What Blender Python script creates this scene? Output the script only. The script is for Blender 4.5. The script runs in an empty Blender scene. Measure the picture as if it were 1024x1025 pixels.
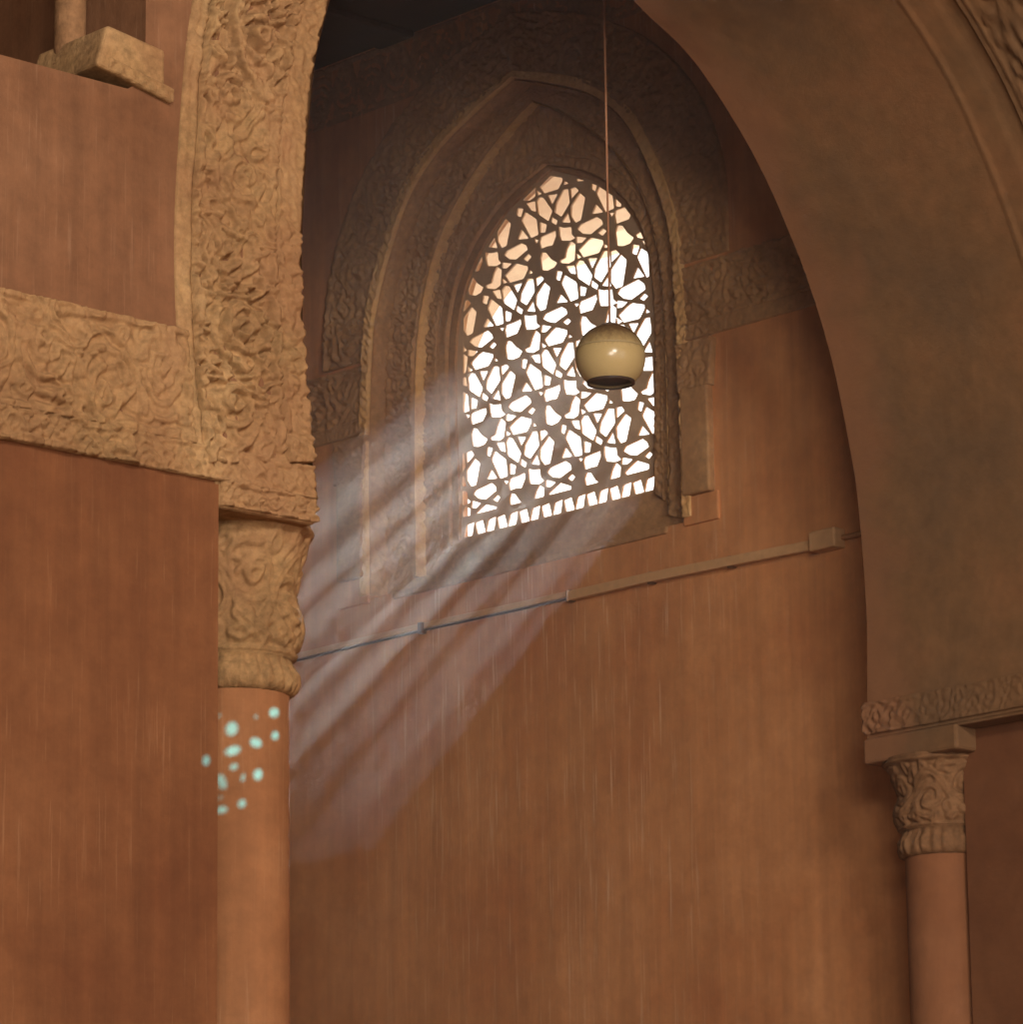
import bpy, math, random
import numpy as np
from math import sin, cos, pi, radians, sqrt
from mathutils import Vector, Matrix
from mathutils.geometry import tessellate_polygon

random.seed(7)
rng = np.random.default_rng(11)
scene = bpy.context.scene
col = scene.collection

# ------------------------------------------------------------------ the place
# x runs along the arcade, y runs along the end wall (away from the viewer), z up.
EYE = 1.6                                    # height of the photographer's eye
CAM = np.array([-7.408, -8.704, EYE])
F, PITCH, ROLL, PHI = 4200.0, radians(13.1), 0.0133, radians(43.2)
fw = np.array([sin(PHI)*cos(PITCH), cos(PHI)*cos(PITCH), sin(PITCH)])
r0 = np.array([cos(PHI), -sin(PHI), 0.0]); u0 = np.cross(r0, fw)
RT = r0*cos(ROLL) - u0*sin(ROLL); UP = u0*cos(ROLL) + r0*sin(ROLL)
T = 1.63                                     # thickness of the arcade
AF = 4.607                                   # face of the end wall
HC = 8.02                                    # ceiling height
AX = 4.03                                    # axis of the window on the end wall

def ray(x, y): return fw + RT*(x-512)/F - UP*(y-512.5)/F
def on_y(x, y, b):
    r = ray(x, y); return CAM + r*((b-CAM[1])/r[1])
def on_x(x, y, a):
    r = ray(x, y); return CAM + r*((a-CAM[0])/r[0])

# ------------------------------------------------------------------ helpers
def tag(o, label=None, cat=None, group=None, kind=None):
    if label: o['label'] = label
    if cat: o['category'] = cat
    if group: o['group'] = group
    if kind: o['kind'] = kind
    return o

def link(name, verts, faces, mat, parent=None, smooth=False):
    me = bpy.data.meshes.new(name)
    me.from_pydata([tuple(map(float, v)) for v in verts], [], [tuple(map(int, f)) for f in faces])
    me.update()
    if smooth: me.polygons.foreach_set('use_smooth', [True]*len(me.polygons))
    if mat: me.materials.append(mat)
    o = bpy.data.objects.new(name, me); col.objects.link(o)
    if parent: o.parent = parent
    return o

def empty(name, loc=(0, 0, 0)):
    o = bpy.data.objects.new(name, None); col.objects.link(o)
    o.location = loc; o.empty_display_size = .1
    return o

def child(o, parent):
    """parent without moving the world-space geometry"""
    o.parent = parent
    o.matrix_parent_inverse = Matrix.Translation(-Vector(parent.location))
    return o

def box_vf(lo, hi):
    x0, y0, z0 = lo; x1, y1, z1 = hi
    v = [(x0,y0,z0),(x1,y0,z0),(x1,y1,z0),(x0,y1,z0),(x0,y0,z1),(x1,y0,z1),(x1,y1,z1),(x0,y1,z1)]
    f = [(0,3,2,1),(4,5,6,7),(0,1,5,4),(1,2,6,5),(2,3,7,6),(3,0,4,7)]
    return v, f

def bevel(o, w=.01, seg=2):
    m = o.modifiers.new('bevel', 'BEVEL'); m.width = w; m.segments = seg; m.limit_method = 'ANGLE'
    return o

def box(name, lo, hi, mat, parent=None, bev=.0):
    v, f = box_vf(lo, hi)
    o = link(name, v, f, mat, parent)
    if bev: bevel(o, bev)
    return o

def grid_mesh(name, P, mat, parent=None, close_u=False, closed_ends=False):
    nu, nv = P.shape[:2]
    idx = np.arange(nu*nv).reshape(nu, nv)
    a = idx[:-1, :-1].ravel(); b = idx[1:, :-1].ravel(); c = idx[1:, 1:].ravel(); d = idx[:-1, 1:].ravel()
    F4 = np.stack([a, b, c, d], 1)
    if close_u:
        e = np.stack([idx[-1, :-1], idx[0, :-1], idx[0, 1:], idx[-1, 1:]], 1)
        F4 = np.concatenate([F4, e])
    me = bpy.data.meshes.new(name)
    me.vertices.add(nu*nv); me.vertices.foreach_set('co', P.reshape(-1).astype(np.float32))
    n = len(F4)
    me.loops.add(n*4); me.loops.foreach_set('vertex_index', F4.reshape(-1).astype(np.int32))
    me.polygons.add(n); me.polygons.foreach_set('loop_start', np.arange(0, n*4, 4, dtype=np.int32))
    me.polygons.foreach_set('use_smooth', np.ones(n, bool))
    me.update(calc_edges=True); me.validate()
    if mat: me.materials.append(mat)
    o = bpy.data.objects.new(name, me); col.objects.link(o)
    if parent: o.parent = parent
    return o

def plate(name, outer, holes, mapf, d0, d1, mat, parent=None, smooth_sides=False):
    """flat slab with holes: mapf(p, q, depth) -> xyz"""
    loops = [outer] + holes
    polys = [[Vector((p, q, 0)) for p, q in L] for L in loops]
    tris = tessellate_polygon(polys)
    flat = [pt for L in loops for pt in L]
    n = len(flat)
    verts = [mapf(p, q, d0) for p, q in flat] + [mapf(p, q, d1) for p, q in flat]
    faces = [t for t in tris] + [(a+n, c+n, b+n) for a, b, c in tris]
    k = 0
    for L in loops:
        m = len(L)
        for i in range(m):
            j = (i+1) % m
            faces.append((k+i, k+j, k+j+n, k+i+n))
        k += m
    o = link(name, verts, faces, mat, parent)
    import bmesh
    bm = bmesh.new(); bm.from_mesh(o.data)
    bmesh.ops.recalc_face_normals(bm, faces=bm.faces)
    bm.to_mesh(o.data); bm.free()
    return o

def tube(name, pts, rad, mat, parent=None, seg=10):
    pts = [Vector(p) for p in pts]; n = len(pts)
    verts, faces = [], []
    for i, p in enumerate(pts):
        t = (pts[min(i+1, n-1)] - pts[max(i-1, 0)]).normalized()
        a = t.cross(Vector((0, 0, 1)))
        if a.length < .05: a = t.cross(Vector((1, 0, 0)))
        a.normalize(); b = t.cross(a)
        rr = rad[i] if hasattr(rad, '__len__') else rad
        for k in range(seg):
            w = 2*pi*k/seg
            verts.append(p + a*cos(w)*rr + b*sin(w)*rr)
    for i in range(n-1):
        for k in range(seg):
            l = (k+1) % seg
            faces.append((i*seg+k, i*seg+l, (i+1)*seg+l, (i+1)*seg+k))
    faces.append(tuple(range(seg))[::-1]); faces.append(tuple((n-1)*seg+k for k in range(seg)))
    return link(name, verts, faces, mat, parent, smooth=True)

def lathe(name, prof, centre, mat, parent=None, seg=64, disp=None):
    """prof: list of (radius, z)"""
    P = np.zeros((seg, len(prof), 3))
    th = np.arange(seg)*2*pi/seg
    pr = np.array(prof, float)
    R = np.repeat(pr[None, :, 0], seg, 0)
    if disp is not None: R = R + disp(th[:, None], pr[None, :, 1])
    P[..., 0] = centre[0] + R*np.cos(th)[:, None]
    P[..., 1] = centre[1] + R*np.sin(th)[:, None]
    P[..., 2] = centre[2] + pr[None, :, 1]
    return grid_mesh(name, P, mat, parent, close_u=True)

def catmull(pts, step=.03):
    pts = [np.array(p, float) for p in pts]
    P = [2*pts[0]-pts[1]] + pts + [2*pts[-1]-pts[-2]]
    out = []
    for i in range(1, len(P)-2):
        n = max(2, int(np.linalg.norm(P[i+1]-P[i])/step))
        for k in range(n):
            t = k/n
            out.append(.5*((2*P[i]) + (P[i+1]-P[i-1])*t + (2*P[i-1]-5*P[i]+4*P[i+1]-P[i+2])*t*t
                           + (3*P[i]-P[i-1]-3*P[i+1]+P[i+2])*t**3))
    out.append(P[-2])
    return np.array(out)

def resample(c, n):
    c = np.asarray(c, float)
    s = np.r_[0, np.cumsum(np.linalg.norm(np.diff(c, axis=0), axis=1))]
    t = np.linspace(0, s[-1], n)
    return np.stack([np.interp(t, s, c[:, k]) for k in range(c.shape[1])], 1), s[-1]

# ------------------------------------------------------------------ noise and carved stucco relief
def vnoise(x, y, seed=0):
    xi = np.floor(x).astype(int); yi = np.floor(y).astype(int)
    fx = x-xi; fy = y-yi
    fx = fx*fx*(3-2*fx); fy = fy*fy*(3-2*fy)
    def h(a, b):
        n = (a*374761393 + b*668265263 + seed*974711) & 0x7fffffff
        n = ((n ^ (n >> 13))*1274126177) & 0x7fffffff
        return ((n ^ (n >> 16)) & 0xffff)/65535.0
    return (h(xi, yi)*(1-fx)+h(xi+1, yi)*fx)*(1-fy) + (h(xi, yi+1)*(1-fx)+h(xi+1, yi+1)*fx)*fy

def fbm(x, y, seed=0):
    return (vnoise(x, y, seed)-.5) + .5*(vnoise(2.1*x, 2.1*y, seed+1)-.5) + .25*(vnoise(4.3*x, 4.3*y, seed+2)-.5)

class Tile:
    """periodic carved pattern, distance field to curves, sampled bilinearly; u in [0,P), v in [0,W]"""
    def __init__(s, P, W, curves, res=.004):
        s.P, s.W = P, W
        nu, nv = int(P/res), int(W/res)
        s.nu, s.nv = nu, nv
        U, V = np.meshgrid(np.arange(nu)*P/nu, np.linspace(0, W, nv), indexing='ij')
        H = np.zeros_like(U)
        for c in curves:
            pts, w, hgt = np.asarray(c[0], float), c[1], c[2]
            d2 = np.full(U.shape, 1e9)
            for sh in (-P, 0, P):
                q = pts + [sh, 0]
                for i in range(0, len(q), 40):
                    qq = q[i:i+40]
                    dd = (U[..., None]-qq[:, 0])**2 + (V[..., None]-qq[:, 1])**2
                    d2 = np.minimum(d2, dd.min(-1))
            d = np.sqrt(d2)
            t = np.clip(1-d/w, 0, 1)
            H = np.maximum(H, hgt*np.sqrt(np.clip(1-(1-t)**2, 0, 1)) - (.35*hgt*np.exp(-(d/(w*.28))**2) if len(c) > 3 else 0))
        s.H = H
    def __call__(s, u, v):
        x = (u/s.P*s.nu) % s.nu; y = np.clip(v/s.W*(s.nv-1), 0, s.nv-1.001)
        xi = np.floor(x).astype(int); yi = np.floor(y).astype(int); fx = x-xi; fy = y-yi
        a = s.H[xi % s.nu, yi]; b = s.H[(xi+1) % s.nu, yi]; c = s.H[(xi+1) % s.nu, yi+1]; d = s.H[xi % s.nu, yi+1]
        return (a*(1-fx)+b*fx)*(1-fy) + (d*(1-fx)+c*fx)*fy

def spiral(cx, cy, r, a0, turns, sgn=1, n=120):
    t = np.linspace(0, 1, n)
    rr = r*(1-.86*t); a = a0+sgn*turns*2*pi*t
    return np.stack([cx+rr*np.cos(a), cy+rr*np.sin(a)], 1)
def loop(cx, y0, w, h, sgn, n=90):
    """keyhole / vase outline standing on y0"""
    t = np.linspace(0, 2*pi, n)
    x = np.sin(t)*w*.5*(1-.38*np.cos(t)); y = (1-np.cos(t))*.5*h
    return np.stack([cx+x, y0+sgn*y], 1)
def leaf(cx, cy, L, wd, ang, n=40):
    t = np.linspace(0, 2*pi, n)
    x = L*.5*np.cos(t); y = wd*.5*np.sin(t)*(1-.5*np.cos(t))
    c, s_ = cos(ang), sin(ang)
    return np.stack([cx+x*c-y*s_, cy+x*s_+y*c], 1)
def seg2(p, q, n=30):
    t = np.linspace(0, 1, n)[:, None]
    return np.array(p)*(1-t)+np.array(q)*t

def tile_vine(P, W, w=.016, b=.1):
    """undulating stem with a scroll and leaves in every bend"""
    x = np.linspace(0, P, 160); A = W*(.5-b)*.62; m = W/2
    C = [(np.stack([x, m+A*np.sin(2*pi*x/P)], 1), w*1.1, 1., 1)]
    for k, sg in ((0.25, -1), (.75, 1)):
        cx = P*k; cy = m+sg*A*.35
        C.append((spiral(cx, cy, W*.27, sg*pi/2, 1.55, sg), w*.9, .9, 1))
        C.append((leaf(cx, cy, W*.15, W*.1, .6*sg), w*.7, 1.))
        for da, L in ((.5, .24), (2.4, .22), (-.9, .2)):
            a = da*sg
            C.append((leaf(cx+W*.36*cos(a), cy+W*.33*sin(a), W*L, W*.11, a+.7*sg), w*.6, .75))
    for k in range(8):
        u = P*(k+.5)/8; sg = 1 if k % 2 else -1
        C.append((leaf(u, m+sg*W*.36, W*.16, W*.08, .9*sg+k), w*.55, .7))
    C += border(P, W, b)
    return Tile(P, W, C)
def tile_loops(P, W, w=.014, b=.12):
    """nested keyhole shapes, alternately upright and hanging (bevelled style)"""
    C = []; y0, y1 = W*b, W*(1-b); H = y1-y0
    for k, (yy, sg) in ((.25, (y0, 1)), (.75, (y1, -1))):
        for s_, hh in ((1., .9), (.72, .66), (.44, .42)):
            C.append((loop(P*k, yy+sg*H*.06*(1-s_)*3, P*.43*s_, H*hh, sg), w, .6+.4*s_, 1))
        C.append((leaf(P*k, yy+sg*H*.28, H*.22, P*.07, pi/2), w*.8, .9))
        C.append((spiral(P*k-P*.17, yy+sg*H*.86, P*.07, 0, 1.2, sg), w*.7, .8))
        C.append((spiral(P*k+P*.17, yy+sg*H*.86, P*.07, pi, 1.2, -sg), w*.7, .8))
    C += border(P, W, b)
    return Tile(P, W, C)
def border(P, W, b, n=14):
    C = []
    for e in (.015, b*.8):
        C.append((seg2((0, W*e), (P, W*e), 120), .007, .9)); C.append((seg2((0, W*(1-e)), (P, W*(1-e)), 120), .007, .9))
    return C
def tile_guilloche(P, W):
    x = np.linspace(0, P, 120); A = W*.27; m = W/2
    C = [(np.stack([x, m+A*np.sin(2*pi*x/P)], 1), W*.1, 1., 1), (np.stack([x, m-A*np.sin(2*pi*x/P)], 1), W*.1, .8, 1)]
    for k in (.25, .75): C.append((leaf(P*k, m, W*.1, W*.1, 0), W*.08, .9))
    C += [(seg2((0, W*.04), (P, W*.04), 80), .006, 1.), (seg2((0, W*.96), (P, W*.96), 80), .006, 1.)]
    return Tile(P, W, C, .003)
def tile_beads(P, W):
    C = [(leaf(P/2, W/2, W*.3, W*.3, 0), W*.2, 1.)]
    C += [(seg2((0, W*.05), (P, W*.05), 60), W*.1, .9), (seg2((0, W*.95), (P, W*.95), 60), W*.1, .9)]
    return Tile(P, W, C, .003)
def tile_kufic(P, W, seed=3):
    """angular inscription-like band: uprights with feet, hooks and loops (no legible text)"""
    r = random.Random(seed); C = []; x = P*.03
    while x < P*.95:
        st = r.choice(('up', 'up', 'loop', 'hook', 'low')); w = W*.06
        if st == 'up':
            C.append((seg2((x, W*.24), (x, W*.82)), w, 1.)); C.append((seg2((x-W*.03, W*.82), (x+W*.08, W*.86), 14), w*.8, 1.)); x += W*.2
        elif st == 'loop':
            C.append((loop(x+W*.12, W*.22, W*.26, W*.34, 1, 50), w*.8, 1.)); x += W*.34
        elif st == 'hook':
            C.append((seg2((x, W*.24), (x+W*.02, W*.6)), w, 1.)); C.append((spiral(x+W*.12, W*.62, W*.12, pi, .8, -1, 40), w*.8, 1.)); x += W*.32
        else:
            C.append((seg2((x, W*.24), (x+W*.2, W*.24)), w, 1.)); C.append((seg2((x+W*.1, W*.24), (x+W*.1, W*.42), 14), w, 1.)); x += W*.26
    C.append((seg2((0, W*.22), (P, W*.22), 160), W*.05, .9))
    for k in range(12):
        C.append((leaf(P*(k+.5)/12, W*(.68 if k % 2 else .5), W*.12, W*.07, k*.8), W*.035, .6))
    C += [(seg2((0, W*.06), (P, W*.06), 160), W*.05, .8), (seg2((0, W*.95), (P, W*.95), 160), W*.05, .8)]
    return Tile(P, W, C, .004)

def ribbon(name, A, B, mapf, tile, depth, mat, parent=None, res=.006, base=0., seed=0, warp=.012, rough=.0015, lip=.02):
    """carved band ruled between curves A (v=0) and B (v=W). mapf(p,q,h) with h = height out of the wall"""
    LA = resample(A, 200)[1]; LB = resample(B, 200)[1]; L = (LA+LB)/2
    nu = int(L/res)+2
    A, _ = resample(A, nu); B, _ = resample(B, nu)
    Wd = np.linalg.norm(A-B, axis=1).mean(); nv = max(4, int(Wd/res)+1)
    u = np.linspace(0, L, nu)[:, None]*np.ones((1, nv)); t = np.ones((nu, 1))*np.linspace(0, 1, nv)[None]
    v = t*tile.W
    uu = u + warp*2*fbm(u*9+seed*3.1, v*9, seed) + .9*seed; vv = v + warp*2*fbm(u*9, v*9+7.7, seed+5)
    H = base + depth*tile(uu, np.clip(vv, 0, tile.W)) + rough*3*fbm(u*60, v*60, seed+9)
    sw = np.cos(2*pi*4.5*fbm(u*7+seed, v*7, seed+13))
    pits = np.clip((vnoise(u*38, v*38, seed+17)-.72)/.2, 0, 1)
    H = H + depth*.30*sw - depth*.55*pits
    wear = np.clip(1.25*vnoise(u*2.3, v*2.3, seed+20), .35, 1.)
    H = base + (H-base)*wear
    pq = A[:, None, :]*(1-t[..., None]) + B[:, None, :]*t[..., None]
    X = mapf(pq[..., 0], pq[..., 1], H)
    # skirt down to the wall all round
    def skirt(M, H0):
        return mapf(M[..., 0], M[..., 1], np.full(M.shape[:-1], H0))
    Xf = np.zeros((nu+2, nv+2, 3)); Xf[1:-1, 1:-1] = X
    pf = np.zeros((nu+2, nv+2, 2)); pf[1:-1, 1:-1] = pq
    pf[0, 1:-1] = pq[0]; pf[-1, 1:-1] = pq[-1]; pf[:, 0] = pf[:, 1]; pf[:, -1] = pf[:, -2]
    S = skirt(pf, -lip)
    for sl in ((0, slice(None)), (-1, slice(None)), (slice(None), 0), (slice(None), -1)):
        Xf[sl] = S[sl]
    return grid_mesh(name, Xf, mat, parent)

def mapE(d=0.):      # on the end wall; h grows towards the room
    def f(p, q, h):
        p = np.asarray(p, float); return np.stack([AF+d-np.asarray(h)+0*p, p, np.asarray(q)+0*p], -1)
    return f
def mapF(b0=0.):     # on the arcade front
    def f(p, q, h):
        p = np.asarray(p, float); return np.stack([p, b0-np.asarray(h)+0*p, np.asarray(q)+0*p], -1)
    return f

# ------------------------------------------------------------------ materials
def new_mat(name):
    m = bpy.data.materials.new(name); m.use_nodes = True
    nt = m.node_tree; nt.nodes.clear()
    out = nt.nodes.new('ShaderNodeOutputMaterial'); bs = nt.nodes.new('ShaderNodeBsdfPrincipled')
    nt.links.new(bs.outputs[0], out.inputs[0])
    return m, nt, bs
def N(nt, t, **kw):
    n = nt.nodes.new(t)
    for k, v in kw.items():
        if k in n.inputs: n.inputs[k].default_value = v
        else: setattr(n, k, v)
    return n
def srgb(r, g, b):
    f = lambda c: (c/255/12.92) if c/255 <= .04045 else ((c/255+.055)/1.055)**2.4
    return (f(r), f(g), f(b), 1)

def plaster(name, base, dark, light, streak=0., streak_col=(.55, .45, .36, 1), grain=.35, rough=.85, patch=.5, mask=None, bump=.25, patchcol=None, fine=14., rim=None):
    m, nt, bs = new_mat(name); L = nt.links.new
    bs.inputs['Roughness'].default_value = rough
    bs.inputs['Specular IOR Level'].default_value = .25
    geo = N(nt, 'ShaderNodeNewGeometry')
    n1 = N(nt, 'ShaderNodeTexNoise', Scale=1.3, Detail=7., Roughness=.62); L(geo.outputs['Position'], n1.inputs['Vector'])
    n2 = N(nt, 'ShaderNodeTexNoise', Scale=fine, Detail=6., Roughness=.65); L(geo.outputs['Position'], n2.inputs['Vector'])
    r1 = N(nt, 'ShaderNodeValToRGB'); r1.color_ramp.elements[0].position = .35; r1.color_ramp.elements[1].position = .66
    r1.color_ramp.elements[0].color = dark; r1.color_ramp.elements[1].color = light
    e = r1.color_ramp.elements.new(.5); e.color = base
    L(n1.outputs[0], r1.inputs[0])
    mx = N(nt, 'ShaderNodeMix', data_type='RGBA', blend_type='OVERLAY'); mx.inputs[0].default_value = grain
    L(r1.outputs[0], mx.inputs[6]); L(n2.outputs[0], mx.inputs[7])
    cur = mx.outputs[2]
    if patchcol:
        n4 = N(nt, 'ShaderNodeTexNoise', Scale=2.1, Detail=5., Roughness=.55, Distortion=.8)
        mpp = N(nt, 'ShaderNodeMapping'); mpp.inputs['Location'].default_value = (3.1, 5.2, 1.7)
        L(geo.outputs['Position'], mpp.inputs[0]); L(mpp.outputs[0], n4.inputs['Vector'])
        rp = N(nt, 'ShaderNodeMapRange'); rp.inputs[1].default_value = .42; rp.inputs[2].default_value = .66
        L(n4.outputs[0], rp.inputs[0])
        ms = N(nt, 'ShaderNodeMath', operation='MULTIPLY'); ms.inputs[1].default_value = patch; L(rp.outputs[0], ms.inputs[0])
        mp_ = N(nt, 'ShaderNodeMix', data_type='RGBA'); L(ms.outputs[0], mp_.inputs[0]); L(cur, mp_.inputs[6]); mp_.inputs[7].default_value = patchcol
        cur = mp_.outputs[2]
    if rim:
        sy = N(nt, 'ShaderNodeSeparateXYZ'); L(geo.outputs['Position'], sy.inputs[0])
        nr = N(nt, 'ShaderNodeTexNoise', Scale=2.4, Detail=6., Roughness=.6, Distortion=.5); L(geo.outputs['Position'], nr.inputs['Vector'])
        ma = N(nt, 'ShaderNodeMath', operation='MULTIPLY_ADD'); L(nr.outputs[0], ma.inputs[0]); ma.inputs[1].default_value = .7; L(sy.outputs[1], ma.inputs[2])
        mr = N(nt, 'ShaderNodeMapRange'); mr.inputs[1].default_value = 1.76; mr.inputs[2].default_value = 1.96; mr.inputs[4].default_value = .5; L(ma.outputs[0], mr.inputs[0])
        mi = N(nt, 'ShaderNodeMix', data_type='RGBA'); L(mr.outputs[0], mi.inputs[0]); L(cur, mi.inputs[6]); mi.inputs[7].default_value = rim; cur = mi.outputs[2]
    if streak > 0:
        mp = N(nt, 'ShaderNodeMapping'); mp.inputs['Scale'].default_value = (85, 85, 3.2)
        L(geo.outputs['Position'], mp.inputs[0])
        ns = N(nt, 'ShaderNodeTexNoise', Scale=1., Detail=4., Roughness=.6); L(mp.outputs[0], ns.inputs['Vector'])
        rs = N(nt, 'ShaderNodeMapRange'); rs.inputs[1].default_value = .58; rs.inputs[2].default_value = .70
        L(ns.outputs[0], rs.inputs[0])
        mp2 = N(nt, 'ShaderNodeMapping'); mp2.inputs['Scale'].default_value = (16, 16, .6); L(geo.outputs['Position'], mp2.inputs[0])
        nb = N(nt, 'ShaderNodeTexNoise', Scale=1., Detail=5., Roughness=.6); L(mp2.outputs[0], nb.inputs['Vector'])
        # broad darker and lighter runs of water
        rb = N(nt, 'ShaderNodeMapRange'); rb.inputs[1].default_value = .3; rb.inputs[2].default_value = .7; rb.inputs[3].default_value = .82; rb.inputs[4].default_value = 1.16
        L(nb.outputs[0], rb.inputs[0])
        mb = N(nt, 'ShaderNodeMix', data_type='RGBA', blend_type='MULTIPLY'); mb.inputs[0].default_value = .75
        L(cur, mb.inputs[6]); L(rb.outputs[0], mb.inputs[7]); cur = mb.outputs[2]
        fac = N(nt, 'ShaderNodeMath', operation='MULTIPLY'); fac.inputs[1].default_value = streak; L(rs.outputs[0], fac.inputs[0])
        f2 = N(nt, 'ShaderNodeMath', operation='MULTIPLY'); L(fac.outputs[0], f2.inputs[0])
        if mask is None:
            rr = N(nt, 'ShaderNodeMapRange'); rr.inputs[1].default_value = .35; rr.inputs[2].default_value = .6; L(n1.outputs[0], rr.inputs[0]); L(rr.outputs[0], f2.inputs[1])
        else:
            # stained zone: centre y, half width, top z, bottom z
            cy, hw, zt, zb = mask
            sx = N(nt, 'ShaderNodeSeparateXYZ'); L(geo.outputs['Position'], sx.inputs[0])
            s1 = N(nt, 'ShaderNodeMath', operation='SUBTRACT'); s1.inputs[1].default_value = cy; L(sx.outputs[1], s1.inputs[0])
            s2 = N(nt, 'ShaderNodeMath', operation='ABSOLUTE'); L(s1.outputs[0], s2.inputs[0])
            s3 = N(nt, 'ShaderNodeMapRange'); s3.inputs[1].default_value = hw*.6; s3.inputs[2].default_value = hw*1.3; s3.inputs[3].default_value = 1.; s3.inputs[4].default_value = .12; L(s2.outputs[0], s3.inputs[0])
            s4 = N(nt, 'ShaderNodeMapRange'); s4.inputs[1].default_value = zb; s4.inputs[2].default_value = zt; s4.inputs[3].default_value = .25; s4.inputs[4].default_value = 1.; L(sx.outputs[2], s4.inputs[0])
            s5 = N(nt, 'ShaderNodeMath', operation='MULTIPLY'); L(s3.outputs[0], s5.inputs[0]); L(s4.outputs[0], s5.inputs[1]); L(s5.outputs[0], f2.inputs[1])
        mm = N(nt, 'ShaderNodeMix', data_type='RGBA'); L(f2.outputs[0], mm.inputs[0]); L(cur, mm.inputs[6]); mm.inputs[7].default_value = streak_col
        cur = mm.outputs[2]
    L(cur, bs.inputs['Base Color'])
    b1 = N(nt, 'ShaderNodeTexNoise', Scale=5., Detail=9., Roughness=.7); L(geo.outputs['Position'], b1.inputs['Vector'])
    bm = N(nt, 'ShaderNodeBump', Strength=bump, Distance=.03); L(b1.outputs[0], bm.inputs['Height']); L(bm.outputs[0], bs.inputs['Normal'])
    return m

def plain(name, c, rough=.6, metal=0., noise=0.):
    m, nt, bs = new_mat(name); L = nt.links.new
    bs.inputs['Roughness'].default_value = rough; bs.inputs['Metallic'].default_value = metal
    geo = N(nt, 'ShaderNodeNewGeometry'); n = N(nt, 'ShaderNodeTexNoise', Scale=30., Detail=5.); L(geo.outputs['Position'], n.inputs['Vector'])
    r = N(nt, 'ShaderNodeMapRange'); r.inputs[3].default_value = 1-noise; r.inputs[4].default_value = 1+noise; L(n.outputs[0], r.inputs[0])
    mx = N(nt, 'ShaderNodeMix', data_type='RGBA', blend_type='MULTIPLY'); mx.inputs[0].default_value = 1.; mx.inputs[6].default_value = c; L(r.outputs[0], mx.inputs[7])
    L(mx.outputs[2], bs.inputs['Base Color'])
    return m

M = {}
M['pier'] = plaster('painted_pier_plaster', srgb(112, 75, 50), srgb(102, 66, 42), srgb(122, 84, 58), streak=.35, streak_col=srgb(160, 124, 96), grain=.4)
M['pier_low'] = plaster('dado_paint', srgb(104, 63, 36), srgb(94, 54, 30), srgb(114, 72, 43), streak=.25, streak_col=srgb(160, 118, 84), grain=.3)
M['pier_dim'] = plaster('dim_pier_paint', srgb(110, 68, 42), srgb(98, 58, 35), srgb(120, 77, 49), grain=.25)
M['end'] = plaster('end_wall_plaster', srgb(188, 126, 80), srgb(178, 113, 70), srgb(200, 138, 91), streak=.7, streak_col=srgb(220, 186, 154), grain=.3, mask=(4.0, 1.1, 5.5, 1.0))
M['soffit'] = plaster('arch_soffit_plaster', srgb(120, 86, 56), srgb(108, 80, 55), srgb(132, 90, 58), grain=.35, rim=srgb(146, 96, 66))
M['stucco'] = plaster('carved_stucco_ochre', srgb(144, 110, 72), srgb(118, 87, 56), srgb(164, 130, 90), grain=.85, patch=.6, patchcol=srgb(134, 92, 62), bump=.6, fine=38.)
M['stucco_grey'] = plaster('carved_stucco_brown', srgb(166, 124, 84), srgb(146, 104, 66), srgb(184, 142, 100), grain=.7, patch=.4, patchcol=srgb(160, 110, 72), bump=.6, fine=30.)
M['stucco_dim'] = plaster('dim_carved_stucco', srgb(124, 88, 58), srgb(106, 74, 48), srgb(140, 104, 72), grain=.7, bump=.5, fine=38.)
M['stucco_light'] = plaster('light_edge_stucco', srgb(206, 160, 106), srgb(190, 138, 84), srgb(218, 174, 122), grain=.5, bump=.4, fine=30.)
M['shaft'] = plaster('column_plaster', srgb(136, 90, 57), srgb(124, 79, 48), srgb(148, 102, 68), streak=.25, streak_col=srgb(176, 136, 104), grain=.3)
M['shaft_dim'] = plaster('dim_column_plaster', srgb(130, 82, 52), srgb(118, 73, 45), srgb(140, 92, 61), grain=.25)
M['grille'] = plaster('pierced_stucco', srgb(188, 154, 120), srgb(172, 138, 106), srgb(202, 168, 134), grain=.35)
M['outer'] = plaster('outer_wall_plaster', srgb(220, 196, 166), srgb(210, 184, 154), srgb(228, 206, 178), grain=.2)
M['floor'] = plaster('stone_floor', srgb(150, 124, 98), srgb(132, 106, 82), srgb(168, 142, 116), grain=.3)
M['wood'] = plaster('ceiling_wood', srgb(44, 28, 18), srgb(34, 22, 14), srgb(54, 36, 24), grain=.4)
M['cable'] = plain('painted_conduit', srgb(190, 146, 104), .5, noise=.25)
M['dark'] = plain('dark_cable_and_shade', srgb(60, 42, 34), .5, noise=.2)
M['iron'] = plain('dull_metal_clip', srgb(96, 74, 60), .45, .4, .2)

# ------------------------------------------------------------------ outlines
def zz(p): return [(a, z+EYE) for a, z in p]
ARL = zz([(0, 2.70), (-.032, 2.9), (-.054, 3.1), (-.065, 3.33), (-.057, 3.56), (-.023, 3.93), (.042, 4.19), (.15, 4.45), (.31, 4.72), (.60, 5.02), (1.0, 5.3), (1.48, 5.55)])
ARR = zz([(2.04, 5.75), (2.55, 5.58), (2.977, 5.339), (3.286, 5.169), (3.582, 4.888), (3.804, 4.56), (3.951, 4.254), (4.053, 3.92), (4.112, 3.618), (4.138, 3.236), (4.13, 2.83), (4.12, 2.70)])
ARCH = np.concatenate([catmull(ARL + [ARR[0]], .05)[:-1], catmull(ARR, .05)])

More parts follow.
